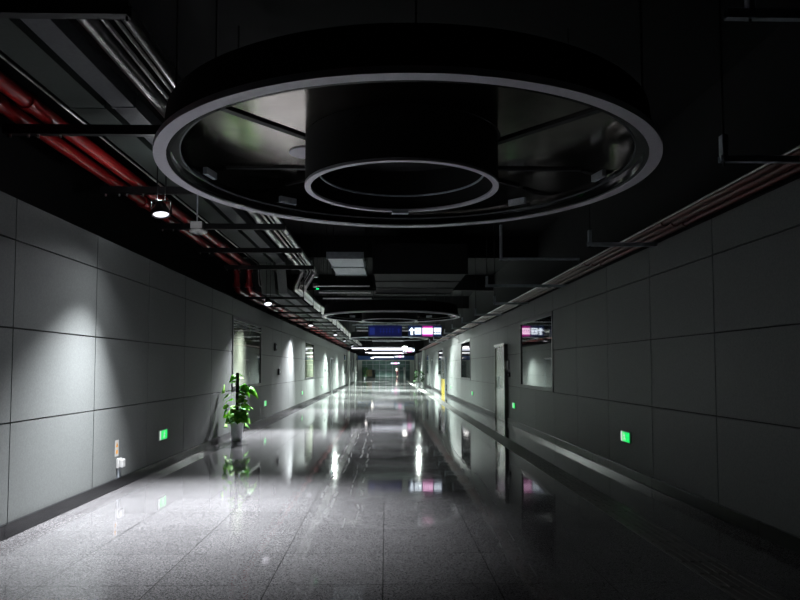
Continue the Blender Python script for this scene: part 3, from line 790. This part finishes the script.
def plant(loc, label, H=1.38, n=58, lm='leaf', seed=5, poleh=None, spread=.34, pot=True, rz=0, explicit=None):
    rnd = random.Random(seed)
    t = thing('potted_plant', loc, label, 'plant', None, rz)
    MB().lathe([(.001, 0), (.100, 0), (.108, .012), (.118, .12), (.130, .26), (.137, .345), (.144, .35), (.144, .375), (.131, .375), (.127, .345), (.12, .33), (.001, .33)], 36).build('pot', M['pot'], t, smooth=True)
    MB().lathe([(.001, .336), (.121, .332), (.121, .326), (.001, .326)], 24).build('soil', M['soil'], t)
    MB().tube([(0, 0, .33), (0, 0, poleh or H)], .034, 12).build('moss_pole', M['pole'], t, smooth=True)
    st = MB(); lf = MB()
    L = explicit or []
    if not explicit:
        for i in range(n):
            z = .36 + (H - .36) * (i / n) ** .85; a = rnd.uniform(0, 2 * PI)
            r = rnd.uniform(.45, 1.) * spread * (1.0 - .45 * max(0, (z - .8) / (H - .8))); L.append((a, r, z, rnd.uniform(.10, .17)))
    for a, r, z, sz in L:
        p0 = Vector((.03 * math.cos(a), .03 * math.sin(a), max(.34, z - rnd.uniform(.0, .12)))); p1 = Vector(((r - sz * .5) * math.cos(a), (r - sz * .5) * math.sin(a), z + .02))
        mid = (p0 + p1) / 2 + Vector((0, 0, .05))
        st.tube([p0, mid, p1], .0035, 5)
        leaf_mesh(lf, p1, (math.cos(a + rnd.uniform(-.4, .4)), math.sin(a + rnd.uniform(-.4, .4)), rnd.uniform(-.35, .25)), sz * 1.15, rnd.uniform(.05, .7), rnd)
    if loc[0] < -2.5:
        lim = -WX + .05 - loc[0]
        for q in (lf, st): q.v = [(a if a > lim + .05 else lim + .05 * math.exp((a - lim - .05) / .05), b, c) for a, b, c in q.v]
    st.build('stems', M[lm], t, smooth=True)
    lo = lf.build('foliage', M[lm], t, smooth=True)
    sm = lo.modifiers.new('thick', 'SOLIDIFY'); sm.thickness = .002
    return t
rr = random.Random(11)
EX = []
# leaves laid out after the photograph: (side offset, height)
for sx, z, sz in ((-.38, 1.02, .24), (-.30, .90, .13), (-.28, .66, .2), (-.26, .58, .16), (-.28, .46, .17), (-.26, .28, .2), (-.16, .80, .14),
                  (.17, 1.12, .18), (.26, 1.06, .18), (.34, 1.00, .24), (.17, .98, .16), (.13, .88, .18), (.32, .72, .24), (.24, .80, .17), (.18, .66, .2),
                  (.16, .55, .2), (.22, .47, .19), (.20, .36, .2), (.24, .26, .17), (.10, 1.25, .13), (-.09, 1.30, .13), (-.10, 1.20, .12), (.08, 1.33, .11),
                  (-.13, .52, .22), (-.14, .42, .2), (.10, .46, .22), (.08, .60, .22), (-.1, .62, .2), (-.16, .36, .18)):
    a = rr.uniform(-.75, .75) if sx > 0 else PI + rr.uniform(.5, 1.1); EX.append((a, abs(sx) * (1 if sx > 0 else 1.25), z + rr.uniform(-.02, .02), sz * (.72 if sx > 0 else .95)))
for i in range(46):
    z = rr.uniform(.38, 1.12); EX.append((rr.uniform(-1.9, 1.2), rr.uniform(.10, .27), z, rr.uniform(.09, .14)))
plant((-3.09, 14.05, 0), 'leafy green climbing plant in a white pot by the left wall', 1.40, poleh=1.40, explicit=EX)
plant((2.55, 52, 0), 'slim dark plant in a pot by the right wall far ahead', 1.3, 60, 'leafdark', 8, spread=.5)
c_ = plant((-2.85, 88, 0), 'bushy dark green plant far ahead on the left behind the pillar', 1.6, 90, 'leafdark', 9, spread=.75)

# far small things
t = thing('notice_stand', (-2.3, 92, 0), 'tan notice board on a stand beside the far left plant', 'notice board')
MB().box(-.4, .4, -.02, .02, .35, 1.25).build('board', M['wood'], t, bevel=.01)
for sx in (-.3, .3): MB().box(sx - .02, sx + .02, -.2, .2, 0, .03).build('foot', M['channel'], t); MB().box(sx - .02, sx + .02, -.021, .021, .03, .35).build('leg', M['channel'], t)
t = thing('ticket_gate', (-2.3, 112, 0), 'pale grey cabinet in the far hall, left of the aisle', 'gate')
MB().box(-.9, .5, -.5, .5, 0, 1.15).build('cabinet', M['pillar'], t, bevel=.04); MB().box(-.7, .3, -.52, -.501, .5, 1.0).build('front_panel', M['channel'], t)
t = thing('information_post', (2.75, 100, 0), 'slim pale post standing by the right side of the far hall', 'post')
MB().box(-.12, .12, -.08, .08, 0, 1.25).build('post_body', M['pillar'], t, bevel=.02); MB().box(-.2, .2, -.05, .05, 1.25, 1.6).build('post_head', M['white'], t, bevel=.02)

# floor residue and marks
def marks(name, lst, label):
    m = MB()
    for (x0, y0, x1, y1, w) in lst:
        d = Vector((x1 - x0, y1 - y0, 0)); q = Vector((-d.y, d.x, 0)).normalized() * w / 2
        m.poly([(x0 + q.x, y0 + q.y, 0.0005), (x1 + q.x, y1 + q.y, 0.0005), (x1 - q.x, y1 - q.y, 0.0005), (x0 - q.x, y0 - q.y, 0.0005)], (0, 0, .0007))
    o = m.build(name, M['residue']); tag(o, label, 'tape residue', kind='stuff'); return o
rd = random.Random(4)
lst = []
for xo in (0, .14):
    y = 4.9
    while y < 17:
        x = 1.0 + .17 * (y - 5) / 8 + .05 * math.sin(y * .9) + xo
        L = rd.uniform(.14, .42); lst.append((x, y, x + .01, y + L, .012)); y += L + rd.uniform(.1, .5)
marks('tape_residue', lst, 'two worn dashed tape lines curving along the right half of the floor')
lst = []
for xo in (-.74, -.6, -.42, -.30):
    y = 6.4 if xo > -.5 else 7.3
    while y < 16.5:
        L = rd.uniform(.15, .6)
        if rd.random() < .62: lst.append((xo + rd.uniform(-.02, .02), y, xo + rd.uniform(-.02, .02), y + L, rd.choice((.012, .03, .02))))
        y += L + .12
marks('tape_residue', lst, 'scraped pale dashes left of the middle of the floor')

# ------------------------------------------------------------------ person, far away
def person(loc):
    t = thing('person', loc, 'person far away in the hall, pale top and dark red trousers, walking', 'person')
    def skin(name, pts, edges, rad, m, parent):
        me = bpy.data.meshes.new(name); me.from_pydata(pts, edges, []); me.materials.append(m)
        o = bpy.data.objects.new(name, me); COL.objects.link(o); o.parent = parent
        o.modifiers.new('skin', 'SKIN'); 
        for i, r in enumerate(rad): me.skin_vertices[0].data[i].radius = (r, r) if isinstance(r, float) else r
        me.skin_vertices[0].data[0].use_root = True
        sb = o.modifiers.new('sub', 'SUBSURF'); sb.levels = 2; sb.render_levels = 2
        return o
    P = [(0, 0, .92), (0, 0, 1.15), (0, 0, 1.36), (0, 0, 1.46), (0, -.01, 1.56), (0, -.01, 1.66),
         (-.17, 0, 1.37), (-.22, .03, 1.12), (-.23, -.06, .88), (-.23, -.09, .80), (.17, 0, 1.37), (.22, -.03, 1.12), (.23, .04, .88), (.23, .06, .80),
         (-.09, 0, .86), (-.10, -.10, .48), (-.10, -.04, .08), (-.10, -.16, .035), (.09, 0, .86), (.10, .08, .48), (.10, .20, .10), (.10, .12, .035)]
    E_ = [(0, 1), (1, 2), (2, 3), (3, 4), (4, 5), (2, 6), (6, 7), (7, 8), (8, 9), (2, 10), (10, 11), (11, 12), (12, 13), (0, 14), (14, 15), (15, 16), (16, 17), (0, 18), (18, 19), (19, 20), (20, 21)]
    R_ = [(.15, .1), (.13, .09), (.15, .1), .05, (.075, .09), (.07, .085), .055, .042, .033, .03, .055, .042, .033, .03, .085, .06, .042, .035, .085, .06, .042, .035]
    body = skin('body', P, E_, R_, M['skin'], t)
    skin('shirt', [(0, 0, .98), (0, 0, 1.16), (0, 0, 1.36), (-.17, 0, 1.38), (-.22, .03, 1.13), (.17, 0, 1.38), (.22, -.03, 1.13)], [(0, 1), (1, 2), (2, 3), (3, 4), (2, 5), (5, 6)],
         [(.17, .12), (.16, .115), (.17, .125), .075, .062, .075, .062], M['shirt'], body)
    skin('trousers', [(0, 0, .92), (-.09, 0, .86), (-.10, -.10, .48), (-.10, -.05, .12), (.09, 0, .86), (.10, .08, .48), (.10, .19, .14)], [(0, 1), (1, 2), (2, 3), (0, 4), (4, 5), (5, 6)],
         [(.17, .12), .105, .08, .065, .105, .08, .065], M['trouser'], body)
    skin('hair', [(0, .03, 1.58), (0, .01, 1.69)], [(0, 1)], [(.08, .08), (.075, .085)], M['hair'], body)
person((2.0, 118, .0))
